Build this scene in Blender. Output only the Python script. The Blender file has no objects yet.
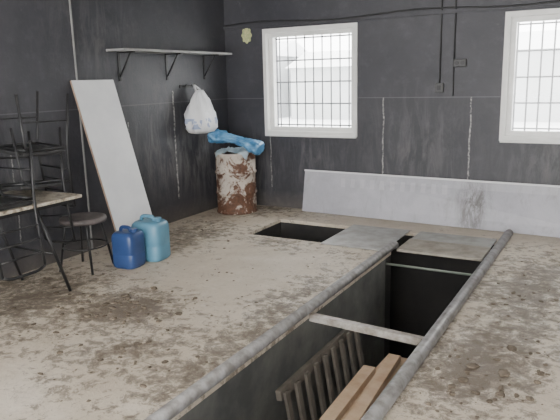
import bpy, bmesh, math, random
from mathutils import Vector, Matrix, noise as mnoise
random.seed(7)
S = bpy.context.scene

# ------------------------------------------------------------------ materials
def newmat(name):
    m = bpy.data.materials.new(name); m.use_nodes = True
    nt = m.node_tree
    return m, nt, nt.nodes['Principled BSDF']
def N(nt, t, **kw):
    n = nt.nodes.new(t)
    for k, v in kw.items(): setattr(n, k, v)
    return n
def math_(nt, op, a, b=None, c=None, clamp=False):
    n = N(nt, 'ShaderNodeMath', operation=op); n.use_clamp = clamp
    for i, v in enumerate((a, b, c)):
        if v is None: continue
        if isinstance(v, (int, float)): n.inputs[i].default_value = v
        else: nt.links.new(v, n.inputs[i])
    return n.outputs[0]
def noise_(nt, vec, scale, detail=5, rough=.6, dist=0):
    n = N(nt, 'ShaderNodeTexNoise'); n.inputs['Scale'].default_value = scale
    n.inputs['Detail'].default_value = detail; n.inputs['Roughness'].default_value = rough
    n.inputs['Distortion'].default_value = dist
    nt.links.new(vec, n.inputs['Vector']); return n.outputs['Fac']
def ramp_(nt, fac, stops):
    r = N(nt, 'ShaderNodeValToRGB'); cr = r.color_ramp
    while len(cr.elements) < len(stops): cr.elements.new(.5)
    for e, (p, c) in zip(cr.elements, stops):
        e.position = p; e.color = (c, c, c, 1) if isinstance(c, (int, float)) else (*c, 1)
    nt.links.new(fac, r.inputs[0]); return r.outputs[0]
def mix_(nt, fac, a, b, mode='MIX'):
    n = N(nt, 'ShaderNodeMix', data_type='RGBA', blend_type=mode)
    for k, v in ((0, fac), (6, a), (7, b)):
        if isinstance(v, (int, float)): n.inputs[k].default_value = v
        elif isinstance(v, tuple): n.inputs[k].default_value = (*v, 1)
        else: nt.links.new(v, n.inputs[k])
    return n.outputs[2]
def bump_(nt, bsdf, h, strength=.3, dist=.01):
    b = N(nt, 'ShaderNodeBump'); b.inputs['Strength'].default_value = strength
    b.inputs['Distance'].default_value = dist
    nt.links.new(h, b.inputs['Height']); nt.links.new(b.outputs[0], bsdf.inputs['Normal'])
def near_(nt, tc, p, r, stretch=(1,1,1)):
    mp = N(nt, 'ShaderNodeVectorMath', operation='SUBTRACT'); nt.links.new(tc, mp.inputs[0]); mp.inputs[1].default_value = p
    ms = N(nt, 'ShaderNodeVectorMath', operation='MULTIPLY'); nt.links.new(mp.outputs[0], ms.inputs[0]); ms.inputs[1].default_value = stretch
    ln = N(nt, 'ShaderNodeVectorMath', operation='LENGTH'); nt.links.new(ms.outputs[0], ln.inputs[0])
    return math_(nt, 'SUBTRACT', 1.0, math_(nt, 'DIVIDE', ln.outputs['Value'], r), clamp=True)
def simple(name, c1, c2=None, scale=8, rough=.6, metal=0, bump=.15, lo=.35, hi=.65, spec=.5):
    m, nt, b = newmat(name)
    tc = N(nt, 'ShaderNodeTexCoord').outputs['Object']
    f = noise_(nt, tc, scale)
    c2 = c2 or tuple(x*.7 for x in c1)
    nt.links.new(ramp_(nt, f, [(lo, c1), (hi, c2)]), b.inputs['Base Color'])
    b.inputs['Roughness'].default_value = rough; b.inputs['Metallic'].default_value = metal
    b.inputs['Specular IOR Level'].default_value = spec
    if bump: bump_(nt, b, noise_(nt, tc, scale*6), bump, .004)
    return m

def wall_mat(name, axis, seams, zs=1.37, base=((.029,.030,.038), (.060,.060,.069)), smears=()):
    m, nt, b = newmat(name)
    tc = N(nt, 'ShaderNodeTexCoord').outputs['Object']
    sep = N(nt, 'ShaderNodeSeparateXYZ'); nt.links.new(tc, sep.inputs[0])
    co = sep.outputs[axis]; z = sep.outputs[2]
    big = noise_(nt, tc, 1.1, 6, .65, .4)
    col = ramp_(nt, big, [(.32, base[0]), (.7, base[1])])
    fine = noise_(nt, tc, 9, 6, .7)
    col = mix_(nt, ramp_(nt, fine, [(.52, 0.0), (.75, .3)]), col, (.11,.11,.12))
    low = math_(nt, 'LESS_THAN', z, zs)
    col = mix_(nt, math_(nt, 'MULTIPLY', low, .2), col, (.025,.026,.032))
    wob = math_(nt, 'MULTIPLY', math_(nt, 'SUBTRACT', noise_(nt, tc, 5, 6, .7), .5), .05)
    n2 = noise_(nt, tc, 30, 5, .8)
    chips = ramp_(nt, n2, [(.42, 0.0), (.55, 1.0)])
    mask = None
    for (p, ztop, w) in seams:
        d = math_(nt, 'ABSOLUTE', math_(nt, 'ADD', math_(nt, 'SUBTRACT', co, p), wob))
        k = math_(nt, 'MULTIPLY', math_(nt, 'LESS_THAN', d, w), math_(nt, 'LESS_THAN', z, ztop))
        k = math_(nt, 'MULTIPLY', k, math_(nt, 'GREATER_THAN', z, .25))
        mask = k if mask is None else math_(nt, 'MAXIMUM', mask, k)
    mask = math_(nt, 'MULTIPLY', mask, chips)
    col = mix_(nt, math_(nt, 'MULTIPLY', mask, .75), col, (.46,.45,.43))
    dz = math_(nt, 'ABSOLUTE', math_(nt, 'SUBTRACT', z, zs))
    hs = math_(nt, 'LESS_THAN', dz, .005)
    col = mix_(nt, math_(nt, 'MULTIPLY', hs, .5), col, (.15,.15,.16))
    sc = noise_(nt, tc, 3.2, 9, .8, 1.5)
    col = mix_(nt, ramp_(nt, sc, [(.62, 0.0), (.74, .4)]), col, (.19,.19,.19))
    mp = N(nt, 'ShaderNodeMapping'); nt.links.new(tc, mp.inputs[0]); mp.inputs['Scale'].default_value = (6,6,1.2)
    st = noise_(nt, mp.outputs[0], 1.6, 7, .75, .8)
    for (p, r, f_) in smears:
        k = math_(nt, 'MULTIPLY', near_(nt, tc, p, r), ramp_(nt, st, [(.45, 0.0), (.62, f_)]))
        col = mix_(nt, k, col, (.24,.235,.23))
    dust = math_(nt, 'MULTIPLY', math_(nt, 'SUBTRACT', .22, z, clamp=True), 2.2, clamp=True)
    col = mix_(nt, math_(nt, 'MULTIPLY', dust, fine), col, (.28,.24,.19))
    nt.links.new(col, b.inputs['Base Color'])
    b.inputs['Roughness'].default_value = .5
    h = math_(nt, 'ADD', noise_(nt, tc, 45, 5), math_(nt, 'MULTIPLY', noise_(nt, tc, 4, 4), 2))
    bump_(nt, b, h, .35, .006)
    return m

def floor_mat():
    m, nt, b = newmat('concrete_floor')
    tc = N(nt, 'ShaderNodeTexCoord').outputs['Object']
    big = noise_(nt, tc, .9, 7, .65, .6)
    col = ramp_(nt, big, [(.3, (.44,.375,.29)), (.5, (.56,.49,.395)), (.72, (.65,.59,.50))])
    mid = noise_(nt, tc, 4.5, 9, .78, .8)
    col = mix_(nt, ramp_(nt, mid, [(.54, 0.0), (.70, .40)]), col, (.29,.235,.18))
    fine = noise_(nt, tc, 38, 7, .8)
    col = mix_(nt, ramp_(nt, fine, [(.54, 0.0), (.70, .55)]), col, (.20,.16,.12))
    lt = noise_(nt, tc, 2.3, 8, .75, 1.2)
    col = mix_(nt, ramp_(nt, lt, [(.56, 0.0), (.70, .45)]), col, (.70,.66,.58))
    sp = noise_(nt, tc, 11, 9, .80, .4)
    fz = noise_(nt, tc, 2.6, 6, .75, .5)
    tot = None
    for p, r, s_, k in (((-3.05,3.05,0),.75,(1,1,0),1.2), ((-2.6,2.5,0),.9,(1,1,0),.8), ((-3.9,2.9,0),1.3,(1,1,0),1.),
                     ((-.60,3.3,0),1.0,(1.6,.8,0),1.2), ((-.5,4.6,0),1.3,(1.6,.6,0),1.0), ((-2.0,3.2,0),1.6,(3.4,.6,0),.9),
                     ((-3.9,5.0,0),1.0,(1,.7,0),.8), ((-2.9,5.1,0),.8,(.8,2.2,0),.8), ((.2,3.8,0),1.1,(1,1,0),.9),
                     ((-3.9,6.4,0),1.0,(.8,1.4,0),.8)):
        n_ = math_(nt, 'MULTIPLY', near_(nt, tc, p, r, s_), k)
        tot = n_ if tot is None else math_(nt, 'MAXIMUM', tot, n_)
    thr = math_(nt, 'ADD', math_(nt, 'MULTIPLY', tot, .25), math_(nt, 'MULTIPLY', math_(nt,'SUBTRACT',fz,.5), .42))
    k = ramp_(nt, math_(nt, 'ADD', sp, thr), [(.60, 0.0), (.66, .6), (.76, .92)])
    col = mix_(nt, k, col, (.115,.088,.063))
    nt.links.new(col, b.inputs['Base Color'])
    nt.links.new(ramp_(nt, mid, [(.35, .38), (.65, .75)]), b.inputs['Roughness'])
    h = math_(nt, 'ADD', math_(nt, 'MULTIPLY', fine, .5), math_(nt, 'MULTIPLY', mid, 1.6))
    h = math_(nt, 'ADD', h, math_(nt, 'MULTIPLY', sp, .8))
    bump_(nt, b, h, .5, .014)
    return m

def rust_barrel_mat():
    m, nt, b = newmat('rusty_painted_steel')
    tc = N(nt, 'ShaderNodeTexCoord').outputs['Object']
    sep = N(nt, 'ShaderNodeSeparateXYZ'); nt.links.new(tc, sep.inputs[0])
    n1 = noise_(nt, tc, 5.5, 8, .7, .6)
    n2 = noise_(nt, tc, 30, 5, .7)
    rust = ramp_(nt, n2, [(.3, (.065,.03,.018)), (.7, (.17,.08,.045))])
    paint = ramp_(nt, n2, [(.3, (.58,.53,.47)), (.8, (.42,.36,.30))])
    lowr = math_(nt, 'MULTIPLY', math_(nt, 'SUBTRACT', .50, sep.outputs[2]), .15)
    k = ramp_(nt, math_(nt, 'ADD', n1, lowr), [(.48, 0.0), (.54, 1.0)])
    nt.links.new(mix_(nt, k, paint, rust), b.inputs['Base Color'])
    b.inputs['Roughness'].default_value = .7
    bump_(nt, b, n1, .3, .01)
    return m

M = {}
M['floor'] = floor_mat()
M['wallb'] = wall_mat('back_wall_paint', 0, [(-2.375,1.37,.008), (-1.41,1.37,.008), (-3.86,.90,.006)],
    smears=(((-4.2,6.6,.5),.6,.5),((-2.0,6.6,.75),.9,.3),((-3.3,6.6,.7),.6,.3),((-.6,6.6,.7),.7,.3)))
M['walll'] = wall_mat('left_wall_paint', 1, [(5.5,1.5,.012), (4.75,1.2,.006), (3.3,1.1,.006)],
    smears=(((-4.49,5.4,.9),.75,.5),((-4.49,6.1,.6),.6,.6),((-4.49,3.3,.8),.8,.35),((-4.49,4.4,2.0),.9,.25)))
M['wallo'] = simple('plain_wall_paint', (.12,.12,.13), (.16,.16,.17), 2)
M['ceil'] = simple('ceiling_paint', (.62,.62,.61), (.7,.7,.69), 2)
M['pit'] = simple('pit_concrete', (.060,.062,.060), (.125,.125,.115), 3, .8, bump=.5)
M['pitshade'] = simple('shaded_pit_concrete', (.02,.02,.02), (.035,.032,.03), 3, .9, bump=.5)  # pit concrete again, with the shade inside the trench put into its colour
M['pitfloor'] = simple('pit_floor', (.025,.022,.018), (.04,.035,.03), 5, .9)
M['rail'] = simple('worn_rail_steel', (.30,.295,.29), (.16,.15,.14), 14, .45, .3, lo=.38, hi=.66)
M['bar'] = simple('galvanised_bar', (.42,.40,.37), (.22,.19,.155), 16, .5, .2)
M['grille'] = simple('grey_grille', (.12,.125,.13), (.17,.17,.18), 14, .6, 0)
M['plate'] = simple('cover_plate_steel', (.38,.38,.37), (.28,.27,.25), 6, .5, .15, lo=.4, hi=.6)
M['plate2'] = simple('cover_plate_board', (.34,.31,.26), (.20,.175,.145), 9, .65)
M['white'] = simple('white_panel', (.72,.73,.74), (.63,.64,.66), 3, .4, bump=.05)
M['frame'] = simple('white_upvc', (.80,.80,.78), (.72,.72,.70), 6, .4, bump=.03)
M['black'] = simple('black_metal', (.012,.012,.014), (.03,.03,.03), 10, .4, .2, bump=.05)
M['seat'] = simple('black_vinyl', (.018,.018,.02), (.04,.04,.04), 14, .5)
M['seatbrown'] = simple('worn_dark_seat', (.13,.11,.105), (.07,.06,.06), 10, .5)
M['boardedge'] = simple('board_edge', (.30,.20,.15), (.38,.28,.22), 10, .7)
M['shelf'] = simple('grey_shelf_board', (.22,.22,.22), (.34,.34,.33), 5, .6)
M['blue'] = simple('dark_blue_plastic', (.018,.045,.14), (.028,.065,.19), 5, .35, bump=.03)
M['teal'] = simple('teal_plastic', (.09,.23,.33), (.12,.28,.39), 5, .35, bump=.03)
M['tarp'] = simple('blue_tarp', (.05,.19,.38), (.13,.32,.52), 9, .35, bump=.2)
M['tarp2'] = simple('pale_film', (.34,.46,.52), (.48,.56,.60), 9, .35, bump=.2)
M['barrel'] = rust_barrel_mat()
M['wood'] = simple('fresh_lumber', (.44,.30,.19), (.56,.42,.29), 7, .65)
M['darkwood'] = simple('old_dark_wood', (.085,.075,.062), (.14,.12,.10), 8, .75)
M['green'] = simple('pale_green_paint', (.14,.17,.14), (.20,.22,.19), 8, .5)
M['clod'] = simple('dry_mud', (.10,.078,.055), (.18,.145,.11), 18, .95, bump=.5)
M['socket'] = simple('socket_plastic', (.04,.04,.04), (.07,.07,.07), 12, .5)
M['cable'] = simple('dark_cable', (.02,.02,.022), (.035,.035,.035), 8, .6)
M['yellow'] = simple('yellow_emblem', (.66,.62,.34), (.34,.42,.20), 45, .5)
M['snow'] = simple('snow', (.84,.85,.86), (.78,.79,.80), .5, .9, bump=0)
M['fence'] = simple('far_buildings', (.42,.43,.43), (.52,.53,.54), .3, .9, bump=0)
def long_panel_mat():
    m, nt, b = newmat('old_stained_white_panel')
    tc = N(nt, 'ShaderNodeTexCoord').outputs['Object']
    f = noise_(nt, tc, 2.2, 6, .7, .5)
    col = ramp_(nt, f, [(.35, (.45,.45,.49)), (.7, (.35,.35,.385))])
    mp = N(nt, 'ShaderNodeMapping'); nt.links.new(tc, mp.inputs[0]); mp.inputs['Scale'].default_value = (5,5,1.0)
    st = noise_(nt, mp.outputs[0], 2.0, 8, .8, .5)
    col = mix_(nt, ramp_(nt, st, [(.52, 0.0), (.70, .55)]), col, (.25,.24,.24))
    k = math_(nt, 'MULTIPLY', near_(nt, tc, (-1.32,6.5,.25), .45, (2.2,0,1)), ramp_(nt, st, [(.40, 0.0), (.58, 1.0)]))
    col = mix_(nt, math_(nt, 'MULTIPLY', k, 1.6, clamp=True), col, (.14,.135,.13))
    sep = N(nt, 'ShaderNodeSeparateXYZ'); nt.links.new(tc, sep.inputs[0])
    w_ = N(nt, 'ShaderNodeTexWave'); w_.inputs['Scale'].default_value = 2.6; w_.inputs['Distortion'].default_value = 1.5; nt.links.new(tc, w_.inputs[0])
    zb = math_(nt, 'LESS_THAN', math_(nt, 'ABSOLUTE', math_(nt, 'SUBTRACT', sep.outputs[2], .38)), .05)
    xb = math_(nt, 'MULTIPLY', math_(nt, 'GREATER_THAN', sep.outputs[0], -2.9), math_(nt, 'LESS_THAN', sep.outputs[0], -1.6))
    col = mix_(nt, math_(nt, 'MULTIPLY', math_(nt, 'MULTIPLY', zb, xb), math_(nt, 'MULTIPLY', math_(nt, 'GREATER_THAN', w_.outputs['Fac'], .6), .3)), col, (.60,.60,.62))
    nt.links.new(col, b.inputs['Base Color']); b.inputs['Roughness'].default_value = .5
    bump_(nt, b, f, .15, .01); return m
M['whitestain'] = long_panel_mat()
def table_mat():
    m, nt, b = newmat('marbled_laminate')
    tc = N(nt, 'ShaderNodeTexCoord').outputs['Object']
    f = noise_(nt, tc, 9, 8, .75, 1.5)
    nt.links.new(ramp_(nt, f, [(.40, (.56,.53,.47)), (.52, (.42,.36,.28)), (.60, (.13,.10,.075))]), b.inputs['Base Color'])
    b.inputs['Roughness'].default_value = .35
    return m
M['table'] = table_mat()
def bag_mat():
    m, nt, b = newmat('thin_plastic_bag')
    tc = N(nt, 'ShaderNodeTexCoord').outputs['Object']
    f = noise_(nt, tc, 11, 3, .5, .5)
    sep = N(nt, 'ShaderNodeSeparateXYZ'); nt.links.new(tc, sep.inputs[0])
    band = math_(nt, 'LESS_THAN', math_(nt, 'ABSOLUTE', math_(nt, 'SUBTRACT', sep.outputs[2], 1.12)), .06)
    k = math_(nt, 'MULTIPLY', math_(nt, 'MULTIPLY', math_(nt, 'GREATER_THAN', f, .52), band), .7)
    nt.links.new(mix_(nt, k, (.74,.75,.77), (.18,.27,.50)), b.inputs['Base Color'])
    b.inputs['Roughness'].default_value = .35
    bump_(nt, b, noise_(nt, tc, 14, 4, .6, 2), .6, .02)
    return m
M['bag'] = bag_mat()
def glass_mat():
    m = bpy.data.materials.new('window_glass'); m.use_nodes = True
    nt = m.node_tree; nt.nodes.clear()
    o = N(nt, 'ShaderNodeOutputMaterial'); mx = N(nt, 'ShaderNodeMixShader')
    t = N(nt, 'ShaderNodeBsdfTransparent'); g = N(nt, 'ShaderNodeBsdfGlossy')
    t.inputs[0].default_value = (.96,.97,.97,1); g.inputs['Roughness'].default_value = .05
    mx.inputs[0].default_value = .05
    nt.links.new(t.outputs[0], mx.inputs[1]); nt.links.new(g.outputs[0], mx.inputs[2])
    nt.links.new(mx.outputs[0], o.inputs[0]); return m
M['glass'] = glass_mat()

# ------------------------------------------------------------------ mesh builder
class B:
    def __init__(s, name):
        s.name = name; s.bm = bmesh.new(); s.mats = []; s.xf = Matrix.Identity(4)
    def mi(s, k):
        if k not in s.mats: s.mats.append(k)
        return s.mats.index(k)
    def face(s, vs, k, smooth=False):
        try: f = s.bm.faces.new(vs)
        except ValueError: return None
        f.material_index = s.mi(k); f.smooth = smooth; return f
    def v(s, p): return s.bm.verts.new(s.xf @ Vector(p))
    def box(s, lo, hi, k, rot=None, bevel=0):
        lo, hi = Vector(lo), Vector(hi); c = (lo+hi)/2
        P = [Vector((x,y,z)) for x in (lo.x,hi.x) for y in (lo.y,hi.y) for z in (lo.z,hi.z)]
        if rot is not None: P = [c + rot @ (p-c) for p in P]
        V = [s.v(p) for p in P]; fs = []
        for q in ((0,1,3,2),(4,6,7,5),(0,4,5,1),(2,3,7,6),(0,2,6,4),(1,5,7,3)):
            fs.append(s.face([V[i] for i in q], k))
        if bevel:
            es = list({e for f in fs for e in f.edges})
            r = bmesh.ops.bevel(s.bm, geom=es, offset=bevel, segments=2, affect='EDGES', profile=.5)
            for f in r['faces']: f.material_index = s.mi(k)
    def tube(s, pts, r, k, n=10, cap=True):
        pts = [Vector(p) for p in pts]; rings = []
        prev = None
        for i, p in enumerate(pts):
            d = (pts[min(i+1,len(pts)-1)] - pts[max(i-1,0)]).normalized()
            a = prev if prev is not None else (Vector((0,0,1)) if abs(d.z) < .9 else Vector((1,0,0)))
            u = (a - d*a.dot(d)).normalized(); w = d.cross(u); prev = u
            rings.append([s.v(p + (u*math.cos(t)+w*math.sin(t))*r) for t in [2*math.pi*j/n for j in range(n)]])
        for A, C in zip(rings, rings[1:]):
            for j in range(n): s.face([A[j],A[(j+1)%n],C[(j+1)%n],C[j]], k, True)
        if cap: s.face(rings[0][::-1], k); s.face(rings[-1], k)
    def bend(s, pts, r, k, fil=.04, n=10):
        pts = [Vector(p) for p in pts]; out = [pts[0]]
        for a, b, c in zip(pts, pts[1:], pts[2:]):
            f1 = min(fil, (b-a).length*.45); f2 = min(fil, (c-b).length*.45)
            p0 = b + (a-b).normalized()*f1; p2 = b + (c-b).normalized()*f2
            for t in (0,.25,.5,.75,1): out.append(p0*(1-t)**2 + b*2*t*(1-t) + p2*t*t)
        out.append(pts[-1]); s.tube(out, r, k, n)
    def loft(s, c, rings, k, n=32, ang=0, fn=None, capb=True, capt=True):
        R = []
        for (z, rx, ry, e) in rings:
            L = []
            for j in range(n):
                t = 2*math.pi*j/n; cx, sx = math.cos(t), math.sin(t)
                x = rx*math.copysign(abs(cx)**(2/e), cx); y = ry*math.copysign(abs(sx)**(2/e), sx)
                p = Vector((x*math.cos(ang)-y*math.sin(ang), x*math.sin(ang)+y*math.cos(ang), z)) + Vector(c)
                if fn: p = fn(p, t, z)
                L.append(s.v(p))
            R.append(L)
        for A, C in zip(R, R[1:]):
            for j in range(n): s.face([A[j],A[(j+1)%n],C[(j+1)%n],C[j]], k, True)
        if capb: s.face(R[0][::-1], k)
        if capt: s.face(R[-1], k)
    def done(s):
        me = bpy.data.meshes.new(s.name)
        bmesh.ops.recalc_face_normals(s.bm, faces=s.bm.faces)
        s.bm.to_mesh(me); s.bm.free()
        for k in s.mats: me.materials.append(M[k])
        o = bpy.data.objects.new(s.name, me); S.collection.objects.link(o)
        return o

# ------------------------------------------------------------------ room shell
XL, XR, YF, YB, ZC = -4.49, 3.2, -1.6, 6.6, 3.1
PX0, PX1 = -1.80, -.92
HX, HY = -3.40, 5.26
def cells(b, xs, ys, skip, fn):
    for i in range(len(xs)-1):
        for j in range(len(ys)-1):
            if (i, j) in skip: continue
            fn(xs[i], xs[i+1], ys[j], ys[j+1])
b = B('floor')
cells(b, [XL-.3,HX,PX0,PX1,XR+.3], [YF-.3,.4,HY,6.0,YB+.05], {(2,1),(1,2),(2,2)},
      lambda x0,x1,y0,y1: b.box((x0,y0,-.035),(x1,y1,0),'floor'))
b.done()
D = -1.5
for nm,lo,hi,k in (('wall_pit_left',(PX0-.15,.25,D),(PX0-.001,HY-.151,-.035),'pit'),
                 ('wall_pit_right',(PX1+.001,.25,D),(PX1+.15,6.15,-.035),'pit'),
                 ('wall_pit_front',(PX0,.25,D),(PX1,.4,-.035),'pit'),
                 ('wall_pit_back',(PX0,6.001,D),(PX1,6.15,-.035),'pitshade'),
                 ('wall_trench_back',(HX-.15,6.001,D),(PX0,6.15,-.035),'pitshade'),
                 ('wall_trench_left',(HX-.15,HY-.15,D),(HX-.001,6.0,-.035),'pitshade'),
                 ('wall_trench_front',(HX,HY-.15,D),(PX0-.001,HY-.001,-.035),'pitshade'),
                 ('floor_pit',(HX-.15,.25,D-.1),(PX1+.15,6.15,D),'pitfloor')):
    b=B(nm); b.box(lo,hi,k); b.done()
b = B('wall_back')
W = [(-3.90,-2.72),(-1.08,.10)]; WZ = (.95,2.17)
cells(b, [XL-.3,W[0][0],W[0][1],W[1][0],W[1][1],XR+.3], [0,WZ[0],WZ[1],ZC], {(1,1),(3,1)},
      lambda x0,x1,z0,z1: b.box((x0,YB,z0),(x1,YB+.3,z1),'wallb'))
b.box((XL,YB-.025,2.225),(XR,YB+.01,2.26),'wallb')
b.done()
b = B('wall_left')
b.box((XL-.3,YF-.3,0),(XL,YB,ZC),'walll')
b.box((XL-.01,YF,0),(XL+.035,4.08,ZC),'walll')
b.done()
b = B('wall_right'); b.box((XR,YF-.3,0),(XR+.3,YB,ZC),'wallo'); b.done()
b = B('wall_front')   # wall behind the camera, with the wide open garage doorway
cells(b, [XL-.3,-3.9,2.8,XR+.3], [0,2.95,ZC], {(1,0)},
      lambda x0,x1,z0,z1: b.box((x0,YF-.3,z0),(x1,YF,z1),'wallo'))
b.done()
b = B('ceiling'); b.box((XL-.3,YF-.3,ZC),(XR+.3,YB+.3,ZC+.15),'ceil'); b.done()
b = B('trim_1')
b.box((XL+.03,4.075,0),(XL+.045,4.09,ZC),'shelf'); b.done()

def window(name, x0, x1):
    b = B(name); z0, z1 = WZ
    def ring(x0,x1,z0,z1,w,y0,y1,k='frame',wb=None):
        wb = wb or w
        b.box((x0,y0,z0),(x0+w,y1,z1),k); b.box((x1-w,y0,z0),(x1,y1,z1),k)
        b.box((x0+w,y0,z1-w),(x1-w,y1,z1),k); b.box((x0+w,y0,z0),(x1-w,y1,z0+wb),k)
    ring(x0-.03,x1+.03,z0-.03,z1+.03,.045,YB-.015,YB+.02,'frame')
    ring(x0,x1,z0,z1,.02,YB+.0,YB+.22)
    ring(x0+.02,x1-.02,z0+.02,z1-.02,.05,YB+.06,YB+.12)
    b.box((x0-.02,YB-.035,z0-.045),(x1+.02,YB+.08,z0-.02),'frame',bevel=.004)
    b.box((x0+.065,YB+.085,z0+.065),(x1-.065,YB+.090,z1-.065),'glass')
    nb = 10
    for i in range(nb):
        x = x0+.06+(x1-x0-.12)*i/(nb-1)
        b.tube([(x,YB+.25,z0),(x,YB+.25,z1)],.009,'grille',6)
    for i in range(5):
        z = z0+.08+(z1-z0-.16)*i/4
        b.tube([(x0,YB+.262,z),(x1,YB+.262,z)],.009,'grille',6)
    b.done()
window('window_1', *W[0]); window('window_2', *W[1])

b = B('ground_outside')
b.box((-40,YB+.35,-.5),(40,60,-.3),'snow')
b.box((-40,-40,-.5),(40,YF-.35,-.1),'snow')
b.done()
b = B('distant_sheds')
for x,w,h in ((-30,8,2.4),(-21,6,2.9),(-14,7,2.3),(-6,6,2.7),(1,8,2.3),(10,8,2.6)):
    b.box((x,26,-.3),(x+w,30,h-.2),'fence')
    v=[b.v(p) for p in ((x-.2,25.8,h-.2),(x+w+.2,25.8,h-.2),(x+w+.2,30.2,h-.2),(x-.2,30.2,h-.2),(x-.2,28,h+.6),(x+w+.2,28,h+.6))]
    for q in ((0,1,5,4),(2,3,4,5),(0,4,3),(1,2,5)): b.face([v[i] for i in q],'snow')
b.done()

# ------------------------------------------------------------------ pit furniture
b = B('pit_edge_rail'); b.bend([(PX0-.01,.4,.035),(PX0-.01,5.32,.035),(PX0-.01,5.40,.022)],.038,'rail',n=16); b.done()
b = B('pit_edge_rail'); b.bend([(PX1+.01,.4,.035),(PX1+.01,6.25,.035)],.040,'rail',n=16); b.done()
b = B('pit_cross_bar'); b.xf = Matrix.Translation((PX0,3.54,-.048)) @ Matrix.Rotation(-.07,4,'Z')
b.box((.003,0,-.008),(.878,.005,.042),'bar'); b.box((.003,.005,.037),(.878,.045,.042),'bar')
b.done()
b = B('trench_cover_plate'); b.box((-2.50,5.20,.002),(-1.86,6.04,.016),'plate',bevel=.003); b.done()
b = B('trench_cover_plate')
b.box((-1.745,5.25,.004),(-.975,5.66,.030),'plate2',bevel=.004)
b.box((-1.745,5.665,.002),(-.985,6.02,.020),'plate',bevel=.003)
b.done()
b = B('pit_brace_pipe'); b.tube([(PX0+.002,5.12,-.085),(PX1-.002,5.12,-.085)],.011,'green'); b.done()
b = B('trench_grating')
b.tube([(HX+.003,5.5,-.20),(-2.47,5.5,-.20)],.014,'darkwood')
b.tube([(-2.9,HY+.003,-.226),(-2.9,5.995,-.226)],.012,'darkwood')
b.done()

b = B('wooden_pallet')
L = 1.25; y0 = 3.02
rot = Matrix.Rotation(-math.atan2(.16,.95),3,'Y')
for t,w in ((0,.07),(.5,.07),(1,.07)):
    x,y,z = (-1.76+.16*t, y0, -.36-.95*t)
    b.box((x-.02,y0,z-w/2),(x+.02,y0+L,z+w/2),'darkwood',rot,.004)
for i in range(9):
    y = y0+.02+i*(L-.1)/8
    x,z = -1.68+.035, -.835
    b.box((x-.011,y,z-.5),(x+.011,y+.05,z+.5),'darkwood',rot,.002)
b.done()
b = B('lumber_pile')
for (x,z,ya,yb,w,r) in ((-1.47,-.66,3.0,4.10,.11,.04),(-1.35,-.66,3.1,4.22,.10,-.02),(-1.24,-.68,2.95,4.02,.09,.05),
                        (-1.46,-.60,2.9,3.92,.11,-.05),(-1.31,-.60,3.2,4.32,.10,.05),(-1.42,-.54,2.8,4.22,.10,-.03),(-1.25,-.55,2.9,3.85,.09,.02),
                        (-1.33,-.49,2.8,4.12,.09,.06),(-1.45,-.485,2.7,3.85,.09,.03)):
    b.box((x-w/2,ya,z-.025),(x+w/2,yb,z+.025),'wood',Matrix.Rotation(r,3,'Z'),.003)
for y in (3.2,3.8):
    b.box((-1.50,y,-1.499),(-1.20,y+.12,-.706),'darkwood',None,.005)
b.done()

# ------------------------------------------------------------------ panels
b = B('long_sheet_panel')
def lp(P, th, k):
    F = [b.v(p) for p in P]; G = [b.v((p[0],p[1]-th,p[2]+.003)) for p in P]
    b.face(G,k); b.face(F[::-1],k)
    for i in range(4): b.face([G[i],F[i],F[(i+1)%4],G[(i+1)%4]],k)
lp([(-3.36,6.49,0.003),(.55,6.35,0.003),(.55,6.55,.48),(-3.36,6.585,.50)],.02,'whitestain')
lp([(-3.36,6.55,.492),(.55,6.52,.472),(.55,6.527,.490),(-3.36,6.557,.510)],.006,'white')
b.done()
b = B('leaning_white_board')
th = .022
F=[Vector(p) for p in ((-4.06,4.08,.002),(-4.06,4.60,.002),(-4.445,4.52,1.63),(-4.445,3.99,1.63))]
nrm = (F[1]-F[0]).cross(F[3]-F[0]).normalized()
if nrm.x<0: nrm=-nrm
A=[b.v(p) for p in F]; C=[b.v(p+nrm*th) for p in F]
b.face(A[::-1],'white'); b.face(C,'white')
for i in range(4): b.face([A[i],A[(i+1)%4],C[(i+1)%4],C[i]],'boardedge' if i in (1,3) else 'white')
b.done()

# ------------------------------------------------------------------ shelf
b = B('wall_shelf')
b.box((XL,4.52,1.905),(XL+.25,6.38,1.93),'shelf',bevel=.003)
for y in (4.68,5.42,6.12):
    b.box((XL,y-.014,1.62),(XL+.012,y+.014,1.905),'black')
    b.box((XL,y-.014,1.893),(XL+.22,y+.014,1.905),'black')
    b.tube([(XL+.008,y,1.66),(XL+.17,y,1.895)],.009,'black',8)
b.done()

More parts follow.
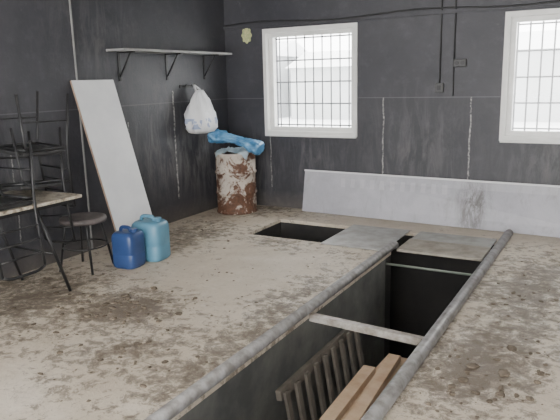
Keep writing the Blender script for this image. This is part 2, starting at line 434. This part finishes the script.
# ------------------------------------------------------------------ barrel + bags
bc = Vector((-4.13,6.19,0))
b = B('rusty_barrel')
R=.245; H=.74
prof=[(0,R*.96),(0,R+.008),(.02,R+.008),(.025,R)]
for zc in (.25,.50):
    prof += [(zc-.02,R),(zc-.008,R+.012),(zc+.008,R+.012),(zc+.02,R)]
prof += [(H-.025,R),(H-.02,R+.008),(H,R+.008),(H,R-.01),(H-.02,R-.012)]
b.loft(bc,[(z,r,r,2) for z,r in prof],'barrel',40); b.done()
def sheet(name, c, sx, sy, ang, k, h0, seed, rest, edge_r):
    b = B(name); n=30; V=[]
    for i in range(n):
        row=[]
        for j in range(n):
            u=i/(n-1)-.5; w=j/(n-1)-.5
            x=u*sx; y=w*sy
            X=x*math.cos(ang)-y*math.sin(ang); Y=x*math.sin(ang)+y*math.cos(ang)
            p=Vector((c[0]+X,c[1]+Y,0))
            nz=abs(mnoise.noise(Vector((X*9+seed,Y*9,seed))))*.05+abs(mnoise.noise(Vector((X*22,Y*20+seed,seed))))*.04
            d=(Vector((p.x,p.y))-Vector((bc.x,bc.y))).length
            z=rest+h0*max(0,1-(abs(u)*2)**2)*max(0,1-(abs(w)*2)**2)+nz+.008
            if d>edge_r:
                e=d-edge_r; z-=e*1.6; q=(Vector((p.x,p.y))-Vector((bc.x,bc.y))).normalized()
                p.x-=q.x*e*.5; p.y-=q.y*e*.5
            p.z=z; row.append(b.v(p))
        V.append(row)
    for i in range(n-1):
        for j in range(n-1): b.face([V[i][j],V[i+1][j],V[i+1][j+1],V[i][j+1]],k,True)
    o=b.done(); m=o.modifiers.new('t','SOLIDIFY'); m.thickness=.003; return o
sheet('pale_plastic_film',(bc.x+.02,bc.y-.02),.42,.44,.3,'tarp2',.02,3.1,H+.0,.262)
b = B('rolled_blue_tarp')
P0,P1=Vector((-4.36,6.02,.95)),Vector((-3.72,6.13,.795)); nn=60; m_=48; rings=[]
ax=(P1-P0).normalized(); u=(Vector((0,0,1))-ax*ax.z).normalized(); w=ax.cross(u)
for i in range(nn):
    t=i/(nn-1); c=P0.lerp(P1,t)+Vector((0,0,.03*math.sin(t*math.pi)))
    rw=.11+.03*math.sin(t*9)+.01*t; rh=.060+.014*math.sin(t*7+1)
    if i==0 or i==nn-1: rw*=.8; rh*=.75
    L_=[]
    for j in range(m_):
        a=2*math.pi*j/m_; ca,sa=math.cos(a),math.sin(a)
        k=1+.34*mnoise.noise(Vector((ca*2.4,sa*2.4,t*8)))+.20*mnoise.noise(Vector((ca*6,sa*6,t*18)))+.06*math.sin(5*a+t*9)
        L_.append(b.v(c+u*sa*rh*k+w*ca*rw*k))
    rings.append(L_)
for A_,C_ in zip(rings,rings[1:]):
    for j in range(m_): b.face([A_[j],A_[(j+1)%m_],C_[(j+1)%m_],C_[j]],'tarp',True)
b.face(rings[0][::-1],'tarp'); b.face(rings[-1],'tarp')
b.done()

b = B('plastic_bag')
cx,cy=-4.33,5.80
def fold(p,t,z):
    k=.014*math.sin(7*t+z*14)+.035*mnoise.noise(Vector((math.cos(t)*2,math.sin(t)*2,z*7)))
    q=Vector((p.x-cx,p.y-cy,0)); L=q.length or 1
    p=p+q/L*k
    p.x=max(p.x,XL+.01); return p
b.loft((cx,cy,0),[(1.00,.04,.10,2),(1.01,.10,.17,2.4),(1.06,.13,.215,2.6),(1.14,.13,.225,2.5),(1.23,.12,.22,2.3),(1.31,.10,.19,2),(1.39,.065,.14,2),(1.46,.035,.085,2),(1.50,.02,.04,2)],'bag',48,0,fold)
for s_ in (-1,1):
    b.bend([(cx,cy+s_*.07,1.42),(cx-.02,cy+s_*.045,1.50),(XL+.07,cy,1.562)],.012,'bag',n=8)
b.done()
b = B('wall_hook')
b.box((XL,cy-.17,1.53),(XL+.012,cy+.05,1.56),'black'); b.tube([(XL+.005,cy,1.55),(XL+.07,cy,1.55),(XL+.08,cy,1.575)],.006,'black',8)
b.tube([(XL+.005,cy-.14,1.55),(XL+.07,cy-.14,1.55),(XL+.08,cy-.14,1.575)],.006,'black',8); b.done()

# ------------------------------------------------------------------ canisters
def canister(name,c,rx,ry,h,ang,k,cap):
    b=B(name)
    rings=[(0,rx*.9,ry*.9,4),(.012,rx*.98,ry*.98,4.5),(.03,rx,ry,5),(h*.36,rx,ry,5),(h*.37,rx*.99,ry*.99,5),(h*.38,rx,ry,5),
      (h*.80,rx,ry,5),(h*.87,rx*.95,ry*.95,4.5),(h*.92,rx*.82,ry*.82,4),(h*.925,rx*.5,ry*.5,3)]
    b.loft(c,rings,k,48,ang)
    ca,sa=math.cos(ang),math.sin(ang)
    def P(x,y,z): return (c[0]+x*ca-y*sa,c[1]+x*sa+y*ca,c[2]+z)
    b.bend([P(-rx*.62,0,h*.90),P(-rx*.55,0,h*1.03),P(rx*.25,0,h*1.03),P(rx*.32,0,h*.90)],.017,k,.04,12)
    b.loft(P(rx*.58,0,0),[(h*.9,.03,.03,2),(h*.96,.03,.03,2)],k,20)
    b.loft(P(rx*.58,0,0),[(h*.955,.036,.036,2),(h*1.01,.034,.034,2)],cap,20)
    b.done()
canister('blue_canister',(-3.745,3.85,0),.118,.112,.345,.1,'blue','blue')
canister('teal_canister',(-3.72,4.12,0),.150,.126,.390,.15,'teal','teal')

# ------------------------------------------------------------------ stool
b=B('stool'); c=Vector((-4.03,3.62,0))
b.loft(c,[(.43,.175,.175,2),(.432,.195,.195,2),(.45,.20,.20,2),(.47,.195,.195,2),(.478,.17,.17,2)],'seatbrown',36)
for a in (45,135,225,315):
    t=math.radians(a+12); u=Vector((math.cos(t),math.sin(t),0))
    b.bend([c+u*.05+Vector((0,0,.422)),c+u*.15+Vector((0,0,.422)),c+u*.23+Vector((0,0,.008))],.011,'black',.03)
b.tube([c+Vector((math.cos(t),math.sin(t),0))*.188+Vector((0,0,.22)) for t in [2*math.pi*i/24 for i in range(25)]],.007,'black',8,False)
b.done()

# ------------------------------------------------------------------ table
b=B('dining_table')
TX0,TX1,TY0,TY1=-4.38,-3.68,2.15,3.32
b.box((TX0,TY0,.725),(TX1,TY1,.75),'table',bevel=.004)
b.box((TX0+.05,TY0+.05,.69),(TX1-.05,TY1-.05,.724),'black')
b.bend([(TX1-.06,2.93,.70),(TX1-.01,3.12,.01)],.013,'black'); b.bend([(TX0+.1,2.93,.70),(TX0+.1,3.14,.01)],.013,'black')
b.bend([(TX1-.06,2.55,.70),(TX1-.01,2.32,.01)],.013,'black'); b.bend([(TX0+.1,2.55,.70),(TX0+.1,2.32,.01)],.013,'black')
b.tube([(TX0+.1,3.04,.33),(TX1-.035,3.04,.33)],.010,'black'); b.tube([(TX0+.1,2.44,.33),(TX1-.035,2.44,.33)],.010,'black')
b.done()

# ------------------------------------------------------------------ chairs (stored upside-down on the table)
def chair(name, xf):
    b=B(name); b.xf=xf; w=.19
    for s_ in (-1,1):
        b.bend([(s_*w,.23,0.01),(s_*w,.20,.44),(s_*w*.98,.215,.60),(s_*w*.93,.26,.92)],.011,'black',.05)
        b.bend([(s_*w,-.22,0.01),(s_*w,-.17,.43),(s_*w,.18,.43)],.011,'black',.05)
        b.tube([(s_*w,-.19,.22),(s_*w,.215,.22)],.007,'black')
    b.tube([(-w,-.17,.43),(w,-.17,.43)],.010,'black'); b.tube([(-w,.19,.43),(w,.19,.43)],.010,'black')
    for z,y in ((.62,.22),(.72,.234),(.82,.248)): b.tube([(-w*.96,y,z),(w*.96,y,z)],.008,'black')
    b.bend([(-w*.93,.26,.92),(-w*.6,.265,.945),(w*.6,.265,.945),(w*.93,.26,.92)],.011,'black',.05)
    b.box((-.20,-.20,.442),(.20,.18,.475),'seat',bevel=.012)
    b.done()
def inv(loc, yaw, tilt=0, tilt2=0):
    return Matrix.Translation(loc) @ Matrix.Rotation(math.radians(yaw),4,'Z') @ Matrix.Rotation(math.radians(tilt),4,'X') @ Matrix.Rotation(math.radians(tilt2),4,'Y') @ Matrix.Rotation(math.pi,4,'X') @ Matrix.Translation((0,0,-.475))
chair('dining_chair', inv((-3.88,2.68,.752), 90))
chair('dining_chair', inv((-4.07,3.12,.80), 180, 4, 6))
chair('dining_chair', inv((-4.08,3.20,1.08), 176, 1, -3))

# ------------------------------------------------------------------ small wall things
b=B('power_socket'); b.box((-1.60,YB-.045,1.68),(-1.47,YB,1.76),'socket',bevel=.006)
for x in (-1.565,-1.505): b.tube([(x,YB-.05,1.72),(x,YB-.044,1.72)],.022,'black',16)
b.done()
b=B('light_switch'); b.box((-1.79,YB-.035,1.42),(-1.70,YB,1.52),'socket',bevel=.006); b.box((-1.765,YB-.042,1.445),(-1.725,YB-.034,1.495),'black'); b.done()
b=B('wall_cable')
b.tube([(-1.745,YB-.012,3.05),(-1.745,YB-.012,1.52)],.008,'cable'); b.tube([(-1.60,YB-.012,3.05),(-1.60,YB-.012,1.76)],.008,'cable')
pts=[(XL+.02+(XR-XL-.1)*i/30,YB-.035,2.27+.02*math.sin(i*.8)) for i in range(31)]
b.tube(pts,.008,'cable'); b.tube([(-1.60,YB-.012,1.68),(-1.60,YB-.012,1.38)],.006,'cable')
b.done()
b=B('wall_emblem')
pts=[]
for i in range(48):
    a=2*math.pi*i/48; r=.068*(1+.10*math.cos(8*a)); pts.append((math.cos(a)*r, math.sin(a)*r*1.35))
Fv=[b.v((-4.16+x,YB-.012,2.14+z)) for x,z in pts]; Gv=[b.v((-4.16+x,YB-.001,2.14+z)) for x,z in pts]
b.face(Fv,'yellow'); b.face(Gv[::-1],'yellow')
for i in range(48): b.face([Fv[i],Fv[(i+1)%48],Gv[(i+1)%48],Gv[i]],'yellow')
b.tube([(-4.16,YB-.020,2.14),(-4.16,YB-.011,2.14)],.036,'yellow',28)
b.done()

# ------------------------------------------------------------------ debris
def clods(name, spots, k):
    b=B(name)
    for (cx,cy,sp,n,r0,r1) in spots:
        for _ in range(n):
            x=random.gauss(cx,sp); y=random.gauss(cy,sp); r=r0+(r1-r0)*random.random()**3
            if x<XL+.1 or y>6.3 or y<.6: continue
            if PX0-.1<x<PX1+.1 and y<6.1: continue
            if -3.5<x<-.8 and 5.15<y<6.15: continue
            if x<-3.5 and 3.6<y<4.6: continue
            if (Vector((x,y))-Vector((bc.x,bc.y))).length<.32: continue
            res=bmesh.ops.create_icosphere(b.bm,subdivisions=1,radius=1)
            sx,sy,sz=r*random.uniform(.7,1.5),r*random.uniform(.7,1.5),r*random.uniform(.25,.5)
            for v in res['verts']:
                q=v.co*random.uniform(.7,1.2); v.co=Vector((x+q.x*sx,y+q.y*sy,max(0,sz*.6+q.z*sz)))
            for f in {f for v in res['verts'] for f in v.link_faces}: f.material_index=b.mi(k)
    b.done()
clods('dirt_clods',[(-3.1,3.1,.14,60,.004,.036),(-2.85,2.95,.3,80,.003,.026),(-2.4,2.5,.3,70,.003,.024),(-3.4,3.0,.35,70,.003,.022),(-3.0,4.6,.7,60,.003,.013),
  (-.45,4.3,.3,70,.003,.022),(-.4,3.4,.3,100,.003,.032),(-.62,3.0,.2,60,.003,.022),(-2.2,3.8,.5,60,.003,.013),(-3.9,5.3,.4,50,.003,.018),(-.3,5.2,.4,40,.003,.015)],'clod')

# ------------------------------------------------------------------ light + camera
w=bpy.data.worlds.new('overcast_sky'); S.world=w; w.use_nodes=True
nt=w.node_tree; bg=nt.nodes['Background']; bg.inputs[0].default_value=(1,.985,.97,1)
tc=N(nt,'ShaderNodeTexCoord').outputs['Generated']; sep=N(nt,'ShaderNodeSeparateXYZ'); nt.links.new(tc,sep.inputs[0])
mr=N(nt,'ShaderNodeMapRange'); nt.links.new(sep.outputs[1],mr.inputs[0])
mr.inputs[1].default_value=-.5; mr.inputs[2].default_value=.5; mr.inputs[3].default_value=11; mr.inputs[4].default_value=15
nt.links.new(mr.outputs[0],bg.inputs[1])

F=Vector((-.4828,.8499,-.2113)); R=Vector((.8718,.4893,-.0239))
F.normalize(); R=(R-F*R.dot(F)).normalized(); U=R.cross(F)
cam=bpy.data.cameras.new('camera'); co=bpy.data.objects.new('camera',cam); S.collection.objects.link(co)
mw=Matrix.Identity(4)
for i in range(3): mw[i][0]=R[i]; mw[i][1]=U[i]; mw[i][2]=-F[i]
mw[0][3],mw[1][3],mw[2][3]=0,0,1.6
co.matrix_world=mw
cam.sensor_width=36; cam.lens=36*605/560; cam.clip_start=.05
S.camera=co
